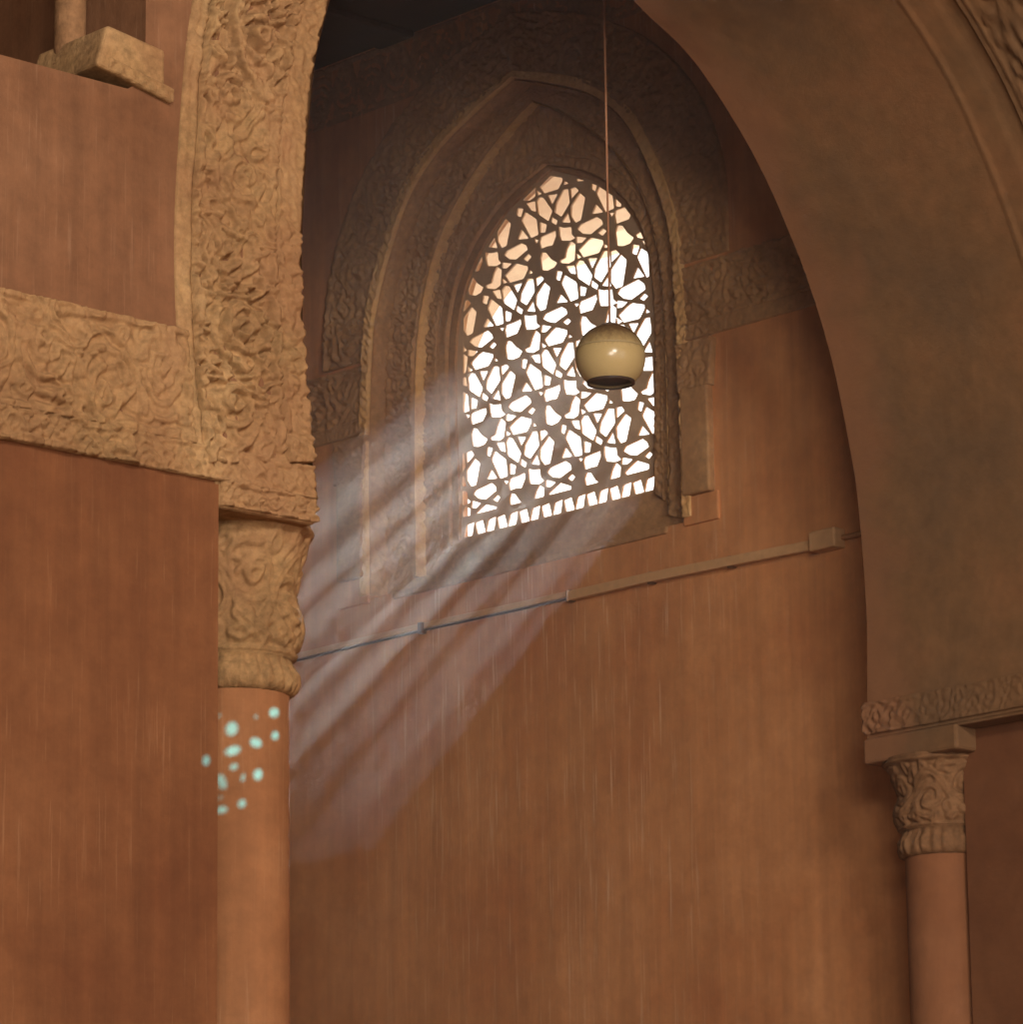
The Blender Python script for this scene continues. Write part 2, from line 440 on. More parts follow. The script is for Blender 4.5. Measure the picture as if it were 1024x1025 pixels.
def sym(half, ax=AX, zbot=None, step=.04):
    """half: (half width, z) from the bottom to the apex -> full open curve, +y side first"""
    h = zz(half)
    if zbot is not None: h = [(h[0][0], zbot+EYE)] + h
    c = catmull(h, step); c[-1, 0] = 0
    left = np.stack([ax+c[:, 0], c[:, 1]], 1); right = np.stack([ax-c[:-1, 0], c[:-1, 1]], 1)[::-1]
    return np.concatenate([left, right])
HC0 = [(.985, 4.1), (.985, 4.5), (.965, 4.9), (.945, 5.10), (.89, 5.28), (.80, 5.48), (.68, 5.67), (.5, 5.82), (.27, 5.93), (0, 6.03)]
HC1 = [(.80, 4.1), (.80, 4.6), (.78, 5.0), (.72, 5.25), (.64, 5.43), (.5, 5.61), (.34, 5.75), (.16, 5.87), (0, 5.95)]
HCG = [(.615, 4.3), (.63, 4.6), (.63, 4.92), (.605, 5.10), (.55, 5.25), (.45, 5.39), (.3, 5.515), (.15, 5.59), (0, 5.65)]
HCO = [(1.27, 4.93), (1.27, 5.24), (1.235, 5.42), (1.16, 5.6), (1.06, 5.76), (.93, 5.90), (.74, 6.05), (.40, 6.22), (0, 6.33)]
C0 = sym(HC0, zbot=3.855); C1 = sym(HC1, zbot=3.93); CG = sym(HCG, zbot=4.085); CO = sym(HCO)
CG2 = sym([(h+.075 if h > .01 else 0, z+.045) for h, z in HCG], zbot=4.03)

# ------------------------------------------------------------------ room shell
def struct(o, label): return tag(o, label, kind='structure')
X0, Y0, Y1 = -16., -17., 6.4
struct(box('floor', (X0, Y0, -.2), (AF+1.2, Y1+.6, 0), M['floor']), 'stone floor of the prayer hall')
struct(box('ceiling', (X0, Y0, HC), (AF+1.2, Y1+.6, HC+.25), M['wood']), 'dark timber ceiling above the arcade aisle')

def mE(p, q, d): return (AF+d, p, q)
def mFr(p, q, d): return (p, d, q)
ow = [(Y0, 0), (Y1+.6, 0), (Y1+.6, HC), (Y0, HC)]
# the end wall in layers, so the window recess steps back
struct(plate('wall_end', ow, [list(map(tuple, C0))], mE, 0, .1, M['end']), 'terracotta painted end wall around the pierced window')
big = sym([(h+.2 if h > .01 else 0, z+.15) for h, z in HC0], zbot=3.6)
struct(plate('trim_1', list(map(tuple, big)), [list(map(tuple, C1))], mE, .1, .165, M['stucco_grey']), 'first step of the window recess')
struct(plate('trim_2', list(map(tuple, big)), [list(map(tuple, CG2))], mE, .165, .2, M['stucco_grey']), 'second step of the window recess')
struct(plate('trim_3', list(map(tuple, big)), [list(map(tuple, CG))], mE, .2, .255, M['stucco_grey']), 'plain inner frame around the pierced grille')
o1 = sym([(h+.03 if h > .01 else 0, z+.03) for h, z in HCG], zbot=3.9)
apex = int(np.argmax(o1[:, 1]))
OUT = [(p[0]+.95, p[1]) for p in o1[:apex+1]] + [tuple(p) for p in o1[apex:]]      # splayed towards the far side
struct(plate('wall_outer', ow, [OUT], mE, .29, 1.15, M['outer']), 'outer face of the thick end wall')

struct(box('trim_sun_cutoff', (AF+1.15, 1.5, 6.44+EYE), (AF+3.2, 9., 6.6+EYE), M['outer']), 'slab added outside over the window to cut off the sun')  # slab added outside to keep the sun off the window's upper part

# arcade wall above the imposts, with the small niche opening
nich = zz([(-1.95, 3.76), (-.66, 3.76), (-.6, 3.80), (-.595, 4.9), (-.75, 5.15), (-1.25, 5.4), (-1.75, 5.15), (-1.95, 4.9)])
outer = [(-6.5, 2.70+EYE), (-2.7, 2.70+EYE)]
outer = [(-2.7, 2.7+EYE)] + [tuple(p) for p in ARCH] + [(AF+.02, 2.7+EYE), (AF+.02, HC), (-2.7, HC)]
struct(plate('wall_arcade', outer, [nich], mFr, 0, T, M['pier']), 'painted arcade wall with the big pointed arch')
struct(box('wall_niche_back', (-2.2, T-.35, 3.7+EYE-.1), (-.4, T-.3, 5.6+EYE), M['pier']), 'back of the small arched niche')

# soffit of the arch: one long curved sheet set on the opening, carved near the front edge
def soffit():
    c, L = resample(ARCH, 260)
    t = np.gradient(c, axis=0); t /= np.linalg.norm(t, axis=1)[:, None]
    nrm = np.stack([t[:, 1], -t[:, 0]], 1)        # into the opening
    nb = 150
    b = np.linspace(-.004, T+.004, nb)
    u = np.linspace(0, L, 260)[:, None]
    h = .020 + .010*fbm(u*1.6, b[None]*1.6, 31) + .003*fbm(u*8, b[None]*8, 37)
    # arris line part of the way in, carving in front of it
    h = h + .006*np.exp(-((b[None]-.63)/.010)**2) - .006*(1/(1+np.exp((b[None]-.50)/.008)))
    ti = tile_vine(.52, .42, .018)
    inside = (b < .46)
    uu = u+0*b[None]; vv = np.clip(b[None]+0*u, 0, .42)
    h = h + np.where(inside[None], .020*ti(uu+.03*fbm(uu*5, vv*5, 3), vv)*(vv < .42), 0)
    X = np.zeros((260, nb, 3))
    X[..., 0] = c[:, 0:1] + nrm[:, 0:1]*h; X[..., 1] = b[None]; X[..., 2] = c[:, 1:2] + nrm[:, 1:2]*h
    return grid_mesh('trim_4', X, M['soffit'])
# ascending left, descending right: tangent (0,1) on the left gives normal (+1,0) = into the opening
struct(soffit(), 'plain plaster underside of the big arch with a carved strip')

# piers (below the imposts), each with nooks for the engaged columns
zi = 2.70+EYE
def pier(name, fp, mat, label):
    n = len(fp)
    v = [(x, y, 0) for x, y in fp] + [(x, y, zi) for x, y in fp]
    f = [tuple(range(n))[::-1], tuple(range(n, 2*n))] + [(i, (i+1) % n, (i+1) % n+n, i+n) for i in range(n)]
    return struct(link(name, v, f, mat), label)
pier('wall_pier_left', [(-2.7, 0), (-.335, 0), (-.335, .36), (-.04, .36), (-.04, T-.36), (-.335, T-.36), (-.335, T), (-2.7, T)], M['pier_low'], 'painted face of the left pier below the frieze')
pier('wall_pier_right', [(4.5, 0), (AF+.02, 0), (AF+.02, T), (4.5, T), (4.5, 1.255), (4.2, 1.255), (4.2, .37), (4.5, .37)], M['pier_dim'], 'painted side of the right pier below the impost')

# the other walls that close the hall
struct(plate('wall_back', [(X0, 0), (AF, 0), (AF, HC), (X0, HC)], [], lambda p, q, d: (p, d, q), Y1, Y1+.6, M['pier']), 'wall closing the aisle behind')
# next pier and arch of the arcade to the left (outside the frame)
a2 = [(x-4.107-2.55, z) for x, z in ARCH]
outer2 = [(-10.5, 2.7+EYE)] + [(float(x), float(z)) for x, z in a2] + [(-2.71, 2.7+EYE), (-2.71, HC), (-10.5, HC)]
struct(plate('wall_arcade_left', outer2, [], mFr, 0, T, M['pier']), 'next arch of the arcade')
struct(box('wall_left', (X0-.3, Y0, 0), (X0, Y1+.6, HC), M['pier']), 'far wall closing the hall')
struct(box('wall_pier_far_left', (-10.5, 0, 0), (-6.7, T, zi), M['pier_low']), 'next pier of the arcade')

# ------------------------------------------------------------------ carved stucco trim
def line(p, q, n=60): return seg2(p, q, n)
# frieze on the left pier at impost level
tl = tile_loops(.40, .30, .011, .06)
tg = tile_guilloche(.11, .085)
Fm = mapF(0.)
struct(ribbon('trim_frieze', line((-.43, 2.79+EYE), (-2.68, 2.79+EYE)), line((-.455, 3.105+EYE), (-2.68, 3.105+EYE)), Fm, tl, .042, M['stucco'], base=.012, res=.0042, seed=2, warp=.014, rough=.002), 'carved stucco frieze across the left pier')
struct(ribbon('trim_frieze_border', line((.004, 2.70+EYE), (-2.68, 2.70+EYE)), line((-.010, 2.79+EYE), (-2.68, 2.79+EYE)), Fm, tg, .02, M['stucco'], base=.016, res=.005, seed=4, rough=.0025), 'small guilloche border under the carved frieze')
# archivolt band of the big arch
def offset_curve(c, d):
    c = np.asarray(c, float); t = np.gradient(c, axis=0); t /= np.linalg.norm(t, axis=1)[:, None]
    return np.stack([c[:, 0]-t[:, 1]*d, c[:, 1]+t[:, 0]*d], 1)
sel = ARCH[(ARCH[:, 1] > 2.765+EYE)]
sel = sel[:int(len(sel)*.985)]
tv = tile_vine(.44, .30, .013, .05)
tb = tile_vine(.13, .09, .008, .1)
inn = offset_curve(sel, -.002); mid = offset_curve(sel, .085); out_ = offset_curve(sel, .375); out2 = offset_curve(sel, .43)
struct(ribbon('trim_archivolt_edge', inn, mid, Fm, tb, .02, M['stucco'], base=.020, res=.005, seed=6, rough=.0025), 'narrow carved edge band of the big arch')
struct(ribbon('trim_archivolt', mid, out_, Fm, tv, .044, M['stucco'], base=.010, res=.0042, seed=8, warp=.014, rough=.002), 'wide carved band around the big arch')
struct(ribbon('trim_archivolt_moulding', out_, out2, Fm, Tile(.2, .05, [(seg2((0, .012), (.2, .012)), .012, 1.), (seg2((0, .036), (.2, .036)), .010, .7)], .003), .012, M['stucco'], base=.006, res=.007, seed=9), 'plain outer moulding of the arch band')

# around the window on the end wall
E0 = mapE(0.)
def cut(c, zmin): c = np.asarray(c); return c[c[:, 1] >= zmin+EYE-1e-6]
C0u = cut(sym([(h-.0, z) for h, z in HC0 if z > 4.55] and HC0, zbot=4.62), 4.62)
def widen(c, d): return offset_curve(c, -d)
# outer carved band: between the recess edge and CO, from the frieze level upwards
def from_level(half, z0):
    h = [(w, z) for w, z in half if z > z0+.02]
    w0 = np.interp(z0, [z for _, z in half], [w for w, _ in half])
    return sym([(w0, z0)] + h)
i0 = from_level([(w+.03 if w > .01 else 0, z+.02) for w, z in HC0], 4.95); o0 = from_level(HCO, 4.95)
t_out = tile_vine(.36, .27, .014, .05)
struct(ribbon('trim_window_band', i0, o0, E0, t_out, .028, M['stucco_grey'], base=.008, res=.0065, seed=12, warp=.018, rough=.002), 'carved outer band arching over the pierced window')
# light beaded edge of the recess
tbd = tile_beads(.05, .05)
e0 = sym(HC0, zbot=3.87); e1 = sym([(w+.045 if w > .01 else 0, z+.03) for w, z in HC0], zbot=3.87)
struct(ribbon('trim_window_edge', e0, e1, E0, tbd, .012, M['stucco_light'], base=.020, res=.006, seed=14, rough=.002), 'beaded light edge of the window recess')
# friezes at the springing, right and left
tf = tile_vine(.34, .26, .014, .05)
tgs = tile_guilloche(.08, .06)
for nm, b0, b1 in (('trim_frieze_right', AX-1.005, 1.66), ('trim_frieze_far_left', AX+1.005, Y1)):
    w = .285
    struct(ribbon(nm, line((b0, 4.68+EYE), (b1, 4.68+EYE)), line((b0, 4.93+EYE), (b1, 4.93+EYE)), E0, tf, .026, M['stucco_grey'], base=.008, res=.0065, seed=16, warp=.016, rough=.002), 'carved stucco frieze at the springing of the window arch')
    struct(ribbon(nm+'_border', line((b0, 4.615+EYE), (b1, 4.615+EYE)), line((b0, 4.68+EYE), (b1, 4.68+EYE)), E0, tgs, .012, M['stucco_grey'], base=.016, res=.006, seed=17, rough=.002), 'narrow border under the frieze')
# cornice band under the ceiling
struct(ribbon('trim_cornice', line((1.66, 6.12+EYE), (Y1, 6.12+EYE)), line((1.66, 6.41+EYE), (Y1, 6.41+EYE)), E0, tile_loops(.36, .29, .014, .08), .014, M['stucco_grey'], base=-.002, res=.009, seed=18), 'faint carved band under the ceiling')
# reveal of the recess (side surface of the opening), carved
def reveal(name, half, zbot, d0, d1, tile, depth, mat, seed, label, res=.007):
    c, L = resample(sym(half, zbot=zbot), int(5.2/res))
    nrm = np.gradient(c, axis=0); nrm /= np.linalg.norm(nrm, axis=1)[:, None]
    inw = np.stack([nrm[:, 1], -nrm[:, 0]], 1)
    mid = np.array([AX, 4.8+EYE]); s = np.sign(((mid-c)*inw).sum(1)); inw *= s[:, None]
    nv = max(5, int((d1-d0)/.006)); dd = np.linspace(d0, d1, nv)
    u = np.linspace(0, L, len(c))[:, None]+0*dd[None]; v = (np.linspace(0, 1, nv)*tile.W)[None]+0*u
    h = .004+depth*tile(u, v)+.003*fbm(u*50, v*50, seed)
    X = np.zeros((len(c), nv, 3)); X[..., 0] = AF+dd[None]; X[..., 1] = c[:, :1]+inw[:, :1]*h; X[..., 2] = c[:, 1:]+inw[:, 1:]*h
    struct(grid_mesh(name, X, mat), label)
reveal('trim_reveal_outer', HC0, 3.87, -.012, .10, tile_guilloche(.1, .1), .010, M['stucco_grey'], 41, 'carved side of the window recess')
reveal('trim_reveal_inner', HC1, 3.94, .098, .165, tile_beads(.05, .07), .007, M['stucco_light'], 43, 'beaded side of the inner recess')
# carved surfaces between the steps
c0i = sym([(w-.003, z) if w > .01 else (0, z) for w, z in HC0], zbot=3.86)
c1o = sym([(w+.0, z) for w, z in HC1], zbot=3.93)
struct(ribbon('trim_recess_band', c1o, c0i, mapE(.1), tile_vine(.22, .16, .009, .08), .018, M['stucco_grey'], base=.002, res=.006, seed=22, rough=.002), 'carved band on the first step of the recess')
cg_o = sym([(w+.08 if w > .01 else 0, z+.05) for w, z in HCG], zbot=4.03)
struct(ribbon('trim_inscription', cg_o, c1o, mapE(.165), tile_kufic(1.35, .14), .02, M['stucco_grey'], base=.002, res=.0055, seed=24, warp=.004, rough=.002), 'carved angular inscription band around the grille')
cg_i = sym([(w+.0, z) for w, z in HCG], zbot=4.085)
struct(ribbon('trim_inner_moulding', sym([(w+.03 if w > .01 else 0, z+.02) for w, z in HCG], zbot=4.06), cg_o, mapE(.17), tile_beads(.045, .045), .008, M['stucco_grey'], base=.0, res=.006, seed=25, rough=.002), 'beaded inner moulding around the grille')

# pilasters either side of the recess: capital, panel, base
def pilaster(name, b0, b1, label):
    t = empty(name, (AF, (b0+b1)/2, 3.84+EYE))
    tag(t, label, 'pilaster', 'small pilasters flanking the window')
    o = bevel(child(box('shaft', (AF-.035, b0+.02, 3.955+EYE), (AF+.02, b1-.01, 4.42+EYE), M['stucco_grey']), t), .012, 3)
    child(ribbon('capital', line((b0, 4.40+EYE), (b0-.0, 4.40+EYE)) if False else line((b0+.01, 4.40+EYE), (b1-.0, 4.40+EYE)), line((b0-.01, 4.60+EYE), (b1+.01, 4.60+EYE)), E0,
                 tile_vine(.2, .2, .012, .08), .02, M['stucco_grey'], base=.03, res=.006, seed=int(b0*10)), t)
    child(box('base', (AF-.012, b0-.005, 3.835+EYE), (AF+.02, b1+.005, 3.955+EYE), M['end'], bev=.006), t)
    return t
pilaster('pilaster', 2.855, 3.045, 'small plaster pilaster right of the pierced window')
pilaster('pilaster', 5.02, 5.22, 'small plaster pilaster left of the pierced window, in the light shafts')
# sill
struct(box('trim_sill', (AF-.012, 3.15, 3.825+EYE), (AF+.09, 4.86, 3.858+EYE), M['stucco_grey'], bev=.01), 'worn ledge under the pierced window')

# ------------------------------------------------------------------ impost bands of the big arch
tgi = tile_guilloche(.16, .10)
def impost_right():
    # faces the opening; mapped on the jamb plane x = 4.12
    m = lambda p, q, h: np.stack([4.102-np.asarray(h)+0*p, np.asarray(p), np.asarray(q)+0*p], -1)
    struct(ribbon('trim_impost', line((T+.012, 2.715+EYE), (.0, 2.715+EYE)), line((T+.012, 2.835+EYE), (.0, 2.835+EYE)), m, tgi, .012, M['soffit'], base=.010, res=.006, seed=51, rough=.002), 'carved guilloche band at the springing of the right side')
impost_right()
struct(box('trim_impost_core', (4.105, -.012, 2.69+EYE), (AF+.01, T+.012, 2.83+EYE), M['soffit'], bev=.006), 'impost block of the right pier')
struct(box('trim_impost_core_left', (-.35, -.004, 2.69+EYE), (-.004, T, 2.72+EYE), M['stucco'], bev=.006), 'impost block of the left pier')

# ------------------------------------------------------------------ engaged columns
def capital_disp(seed, z0, z1, amp):
    tv_ = tile_vine(.30, z1-z0, .016, .04)
    def d(th, z):
        u = th/(2*pi)*1.2
        t = np.clip((z-z0)/(z1-z0), 0, 1)
        vv = t*(z1-z0)
        inside = ((z > z0) & (z < z1))
        uu = u+.02*fbm(u*14, vv*14, seed)
        lf = np.abs(np.cos(th*4+seed))**.7
        return inside*(amp*tv_(uu, vv+0*uu) + .012*lf*(t > .42)*np.sin(pi*np.clip((t-.42)/.58, 0, 1)) + .010*lf*(t < .42)*np.sin(pi*np.clip(t/.42, 0, 1))) + .004*fbm(th*8, z*25, seed+3) + (z < .10)*(.012*fbm(th*9, z*50, seed+6) + .004*np.cos(th*26)*(z > .01))
    return d
def column(name, cx, cy, r, ztop, zbase, label, mats, seed, flare):
    t = empty(name, (cx, cy, 0)); tag(t, label, 'column', 'engaged columns at the corners of the piers')
    child(lathe('shaft', [(r*1.0, 0.), (r, 1.), (r, zbase-.3), (r, zbase)], (cx, cy, 0), mats[0], seg=64), t)
    h = ztop-zbase
    prof = [(r*.98, 0), (r+.018, .008), (r+.026, .03), (r+.022, .06), (r+.008, .08), (r+.004, .10)]
    z0 = .10; n = 70
    for k in range(n+1):
        s = k/n
        rr = r+.004 + .020*sin(pi*min(1, s/.5))*(s < .5) + flare*max(0, (s-.5)/.5)**1.7
        prof.append((rr, z0+s*(h-z0-.015)))
    prof += [(r+flare+.004, h-.005), (r*.5, h)]
    child(lathe('capital', prof, (cx, cy, zbase), mats[1], seg=260, disp=capital_disp(seed, z0, h-.02, .016)), t)
    return t
c1 = column('engaged_column', -.07, .247, .150, 2.655+EYE, 2.165+EYE, 'round plaster corner column with carved capital at the left pier, speckled with light', (M['shaft'], M['stucco']), 5, .058)
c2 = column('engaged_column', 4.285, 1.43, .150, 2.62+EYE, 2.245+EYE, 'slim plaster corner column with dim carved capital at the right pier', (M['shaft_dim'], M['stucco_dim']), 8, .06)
child(box('abacus', (-.335, -.012, 2.625+EYE), (.006, .45, 2.71+EYE), M['stucco'], bev=.012), c1)
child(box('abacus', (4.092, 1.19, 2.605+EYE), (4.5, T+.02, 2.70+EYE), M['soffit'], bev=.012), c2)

child(ribbon('abacus_carving', line((.004, 2.632+EYE), (-.333, 2.632+EYE)), line((.004, 2.70+EYE), (-.333, 2.70+EYE)), mapF(-.012), tile_guilloche(.09, .07), .016, M['stucco'], base=.0, res=.004, seed=71, rough=.003), c1)

# ------------------------------------------------------------------ niche details at the upper left
p0 = on_y(70, 20, .2)
nc = empty('niche_colonnette', (p0[0], .2, 3.76+EYE)); tag(nc, 'thin colonnette inside the small niche at the upper left', 'column')
child(lathe('shaft', [(.045, .12), (.045, 1.2)], (p0[0], .2, 3.76+EYE), M['stucco_dim'], seg=32), nc)
child(lathe('base', [(.03, 0), (.06, .01), (.062, .05), (.05, .08), (.055, .1), (.045, .125)], (p0[0], .2, 3.76+EYE), M['stucco_dim'], seg=32), nc)
q = [on_y(x, y, -.02) for x, y in ((97, 64), (166, 99), (166, 50), (108, 24))]
v = [tuple(p) for p in q] + [(p[0], .3, p[2]) for p in q]
cb = link('trim_niche_corbel', v, [(0, 1, 2, 3), (7, 6, 5, 4), (0, 4, 5, 1), (1, 5, 6, 2), (2, 6, 7, 3), (3, 7, 4, 0)], M['stucco'])
struct(bevel(cb, .012, 3), 'worn stucco block at the foot of the small niche')
A_ = np.array([[on_y(x, y, 0)[0], on_y(x, y, 0)[2]] for x, y in ((104, 71), (168, 104))]); B_ = np.array([[on_y(x, y, 0)[0], on_y(x, y, 0)[2]] for x, y in ((104, 60), (168, 92))])
struct(ribbon('trim_niche_beads', A_, B_, mapF(-.02), tile_beads(.04, .04), .012, M['stucco'], base=.006, res=.003, seed=61, rough=.001), 'beaded strip along the niche block')

# ------------------------------------------------------------------ pierced grille
GA = AF+.215                                   # its front face
S = 7.88
cells_px = [
 [(20,265),(75,245),(120,225),(125,260),(100,325),(60,335),(22,350),(12,300)],
 [(160,190),(190,200),(245,195),(250,250),(272,272),(240,292),(175,290),(165,250)],
 [(240,318),(275,345),(265,450),(230,475),(170,465),(165,448),(200,430),(215,370)],
 [(30,390),(60,395),(90,440),(130,470),(110,505),(70,522),(28,515),(18,430)],
 [(330,180),(435,128),(470,155),(478,185),(400,245),(345,238),(312,210)],
 [(375,320),(400,298),(478,318),(480,340),(450,400),(350,425),(322,375)],
 [(200,580),(280,640),(292,750),(235,770),(175,640)],
 [(310,470),(340,475),(398,575),(375,645),(300,590),(290,500)],
 [(490,425),(530,420),(540,520),(480,615),(435,580),(440,520)],
 [(620,460),(660,500),(630,650),(590,665),(562,620),(562,550)],
 [(295,275),(355,288),(325,318),(292,318)], [(490,222),(512,240),(490,268),(462,250)],
 [(215,510),(268,500),(275,560),(240,552)], [(315,668),(358,688),(350,735),(315,735)],
 [(140,540),(175,548),(160,602),(135,590)], [(558,408),(590,398),(610,422),(562,474)],
 [(405,628),(445,660),(435,688),(400,665)], [(530,600),(547,670),(490,660)],
 [(382,455),(440,452),(408,515)], [(288,405),(322,432),(295,445)], [(505,340),(527,362),(500,370)],
 [(168,722),(210,778),(142,783)], [(268,795),(300,800),(284,826)]]
def gp(x, y): p = on_x(x, y, GA); return np.array([p[1], p[2]])
bos = [((0,0),(489,422)), ((1,0),(555,403)), ((0,1),(525,490)), ((1,1),(592,467)), ((1,-1),(516,336)), ((2,-1),(606,309)), ((2,-2),(549,248)), ((1,-2),(479,272))]
# lattice fit: boss(i,j) = O + i*e1 + j*e2 (e1 to the right, e2 down and to the right)
Am = np.array([[1, i, j] for (i, j), _ in bos], float)
# rows alternate by half a step: re-index from the fit of the first four
Pm = np.array([gp(x, y) for _, (x, y) in bos])
A4 = Am[:4]; sol = np.linalg.lstsq(A4, Pm[:4], rcond=None)[0]
O_, e1, e2 = sol
inv = np.linalg.inv(np.stack([e1, e2], 1))
idx = np.array([np.round(inv@(p-O_)) for p in Pm])
sol = np.linalg.lstsq(np.c_[np.ones(len(idx)), idx], Pm, rcond=None)[0]
O_, e1, e2 = sol
off = O_ - gp(489, 422)
cells = [np.array([gp(470+x/S, 380+y/S) for x, y in c])+off*0 for c in cells_px]
for c in cells:                                # anchor the traced repeat on the fitted lattice
    pass
def clip_convex(poly, clip):
    out = [tuple(p) for p in poly]
    n = len(clip)
    for i in range(n):
        a = clip[i]; b = clip[(i+1) % n]; inp = out; out = []
        if not inp: break
        def side(p): return (b[0]-a[0])*(p[1]-a[1])-(b[1]-a[1])*(p[0]-a[0])
        for k in range(len(inp)):
            p, q = inp[k], inp[(k+1) % len(inp)]
            sp, sq = side(p), side(q)
            if sp >= 0: out.append(p)
            if (sp >= 0) != (sq >= 0):
                t = sp/(sp-sq); out.append((p[0]+(q[0]-p[0])*t, p[1]+(q[1]-p[1])*t))
    return out
def area(p):
    p = np.asarray(p); return .5*np.sum(p[:, 0]*np.roll(p[:, 1], -1)-np.roll(p[:, 0], -1)*p[:, 1])
ZB = 4.085+EYE
inner = sym([(w-.006 if w > .01 else 0, z-.01) for w, z in HCG], zbot=4.19, step=.09)
inner = [tuple(p) for p in inner]
if area(inner) < 0: inner = inner[::-1]
def chaikin(p, n=1):
    p = np.asarray(p, float)
    for _ in range(n):
        q = np.roll(p, -1, 0); p = np.stack([.93*p+.07*q, .07*p+.93*q], 1).reshape(-1, 2)
    return p
holes = []
for i in range(-7, 8):
    for j in range(-8, 8):
        for c in cells:
            cc = c + i*e1 + j*e2
            ctr = cc.mean(0)
            if abs(ctr[0]-AX) > .85 or not (3.9+EYE < ctr[1] < 5.8+EYE): continue
            jit = np.array([(vnoise(np.array(x*31.), np.array(y*31.), 3)-.5, vnoise(np.array(x*31.), np.array(y*31.), 4)-.5) for x, y in cc])*.006
            cc = cc + jit
            # wider openings towards the low-y upper corner, sky glare put into the shape
            glare_w = 1.0 + .16*math.exp(-(((ctr[0]-3.62)/.2)**2 + ((ctr[1]-5.08-EYE)/.3)**2))
            cc = ctr + (cc-ctr)*glare_w*(1.15 if abs(area(cc)) > .0016 else 1.3)
            cp = clip_convex(cc, inner)
            if len(cp) >= 3 and abs(area(cp)) > 2.2e-4:
                holes.append([tuple(p) for p in chaikin(cp)])
# bottom row of small squarish openings
nb_ = 17
for k in range(nb_):
    y = AX-.60+1.2*(k+.5)/nb_; sk = .008*((k % 2)*2-1)
    holes.append([tuple(p) for p in chaikin([(y-.029-sk, ZB+.012), (y+.027-sk, ZB+.012), (y+.025+sk, ZB+.066), (y-.026+sk, ZB+.072)])])
orim = sym([(w+.04 if w > .01 else 0, z+.02) for w, z in HCG], zbot=4.04)
from mathutils.geometry import delaunay_2d_cdt
def pierced(name, outer, holes, mapf, d0, d1, mat):
    """slab pierced by holes that may run into one another"""
    V, FC = [], []
    for L in [outer]+holes:
        FC.append(list(range(len(V), len(V)+len(L)))); V += [Vector(p) for p in L]
    v, e, f, _, _, fo = delaunay_2d_cdt(V, [], FC, 0, 1e-6)
    keep = [tuple(t) for t, o in zip(f, fo) if set(o) == {0}]
    n = len(v); cnt = {}
    for t in keep:
        for a, b in zip(t, t[1:]+t[:1]):
            cnt.setdefault((min(a, b), max(a, b)), []).append((a, b))
    faces = [t for t in keep]+[tuple(i+n for i in t[::-1]) for t in keep]
    faces += [(b, a, a+n, b+n) for k, l in cnt.items() if len(l) == 1 for a, b in l]
    vs3 = [mapf(p[0], p[1], d0) for p in v]+[mapf(p[0], p[1], d1) for p in v]
    o = link(name, vs3, faces, mat)
    import bmesh
    bm = bmesh.new(); bm.from_mesh(o.data)
    bmesh.ops.delete(bm, geom=[x for x in bm.verts if not x.link_faces], context='VERTS')
    bmesh.ops.recalc_face_normals(bm, faces=bm.faces); bm.to_mesh(o.data); bm.free()
    return o
def mG(p, q, d): return (d, p, q)
g = pierced('window_grille', [tuple(p) for p in orim], holes, mG, GA, GA+.009, M['grille'])
tag(g, 'pierced stucco window screen of stars and hexagons, glowing with daylight', 'lattice')

# ------------------------------------------------------------------ hanging lamp
LC = CAM + ray(611, 358)*16.0
lamp = empty('hanging_lamp', tuple(LC)); tag(lamp, 'cream glass globe lamp hanging by a long cord in front of the pierced window', 'lamp')
def glass_mat():
    m, nt, bs = new_mat('opal_glass'); L = nt.links.new
    bs.inputs['Roughness'].default_value = .22
    tc = N(nt, 'ShaderNodeTexCoord'); sx = N(nt, 'ShaderNodeSeparateXYZ'); L(tc.outputs['Generated'], sx.inputs[0])
    mp = N(nt, 'ShaderNodeMapping'); mp.inputs['Scale'].default_value = (14, 14, 1.5); L(tc.outputs['Generated'], mp.inputs[0])
    n = N(nt, 'ShaderNodeTexNoise', Scale=1.5, Detail=5.); L(mp.outputs[0], n.inputs['Vector'])
    ad = N(nt, 'ShaderNodeMath', operation='MULTIPLY_ADD'); L(n.outputs[0], ad.inputs[0]); ad.inputs[1].default_value = .30; L(sx.outputs[2], ad.inputs[2])
    r = N(nt, 'ShaderNodeValToRGB'); L(ad.outputs[0], r.inputs[0])
    r.color_ramp.elements[0].position = .66; r.color_ramp.elements[0].color = srgb(206, 178, 124)
    r.color_ramp.elements[1].position = 1.0; r.color_ramp.elements[1].color = srgb(112, 82, 50)
    L(r.outputs[0], bs.inputs['Base Color'])
    return m
R_ = .134
gprof = []
for k in range(49):
    a = -pi/2+.72+(pi-.72-.28)*k/48
    gprof.append((R_*cos(a), R_*.97*sin(a)))
z_open = gprof[0][1]; r_open = gprof[0][0]
inside = [((R_-.006)*cos(a), (R_-.006)*.97*sin(a)) for a in np.linspace(pi/2-.3, -pi/2+.74, 30)]
gl = child(lathe('globe', inside[::1] + gprof, tuple(LC), glass_mat(), seg=72), lamp)
child(lathe('seam', [(R_*.994, -.002), (R_*1.006, 0), (R_*1.006, .003), (R_*.994, .005)], (LC[0], LC[1], LC[2]+.03), plain('seam', srgb(180, 156, 112), .4), seg=72), lamp).data.materials
child(lathe('rim', [(r_open-.006, z_open+.004), (r_open+.004, z_open+.006), (r_open+.004, z_open-.006), (r_open-.008, z_open-.006)], tuple(LC), M['dark'], seg=48), lamp)
child(lathe('mouth_shade', [(0, z_open+.012), (r_open-.002, z_open+.010), (r_open-.002, z_open+.016), (0, z_open+.018)], tuple(LC), M['dark'], seg=48), lamp)  # dark disc across the mouth, shade inside the globe put into colour
child(lathe('cap', [(.0, .142), (.008, .14), (.012, .132), (.034, .130), (.045, .122), (.0, .118)], tuple(LC), M['iron'], seg=32), lamp)
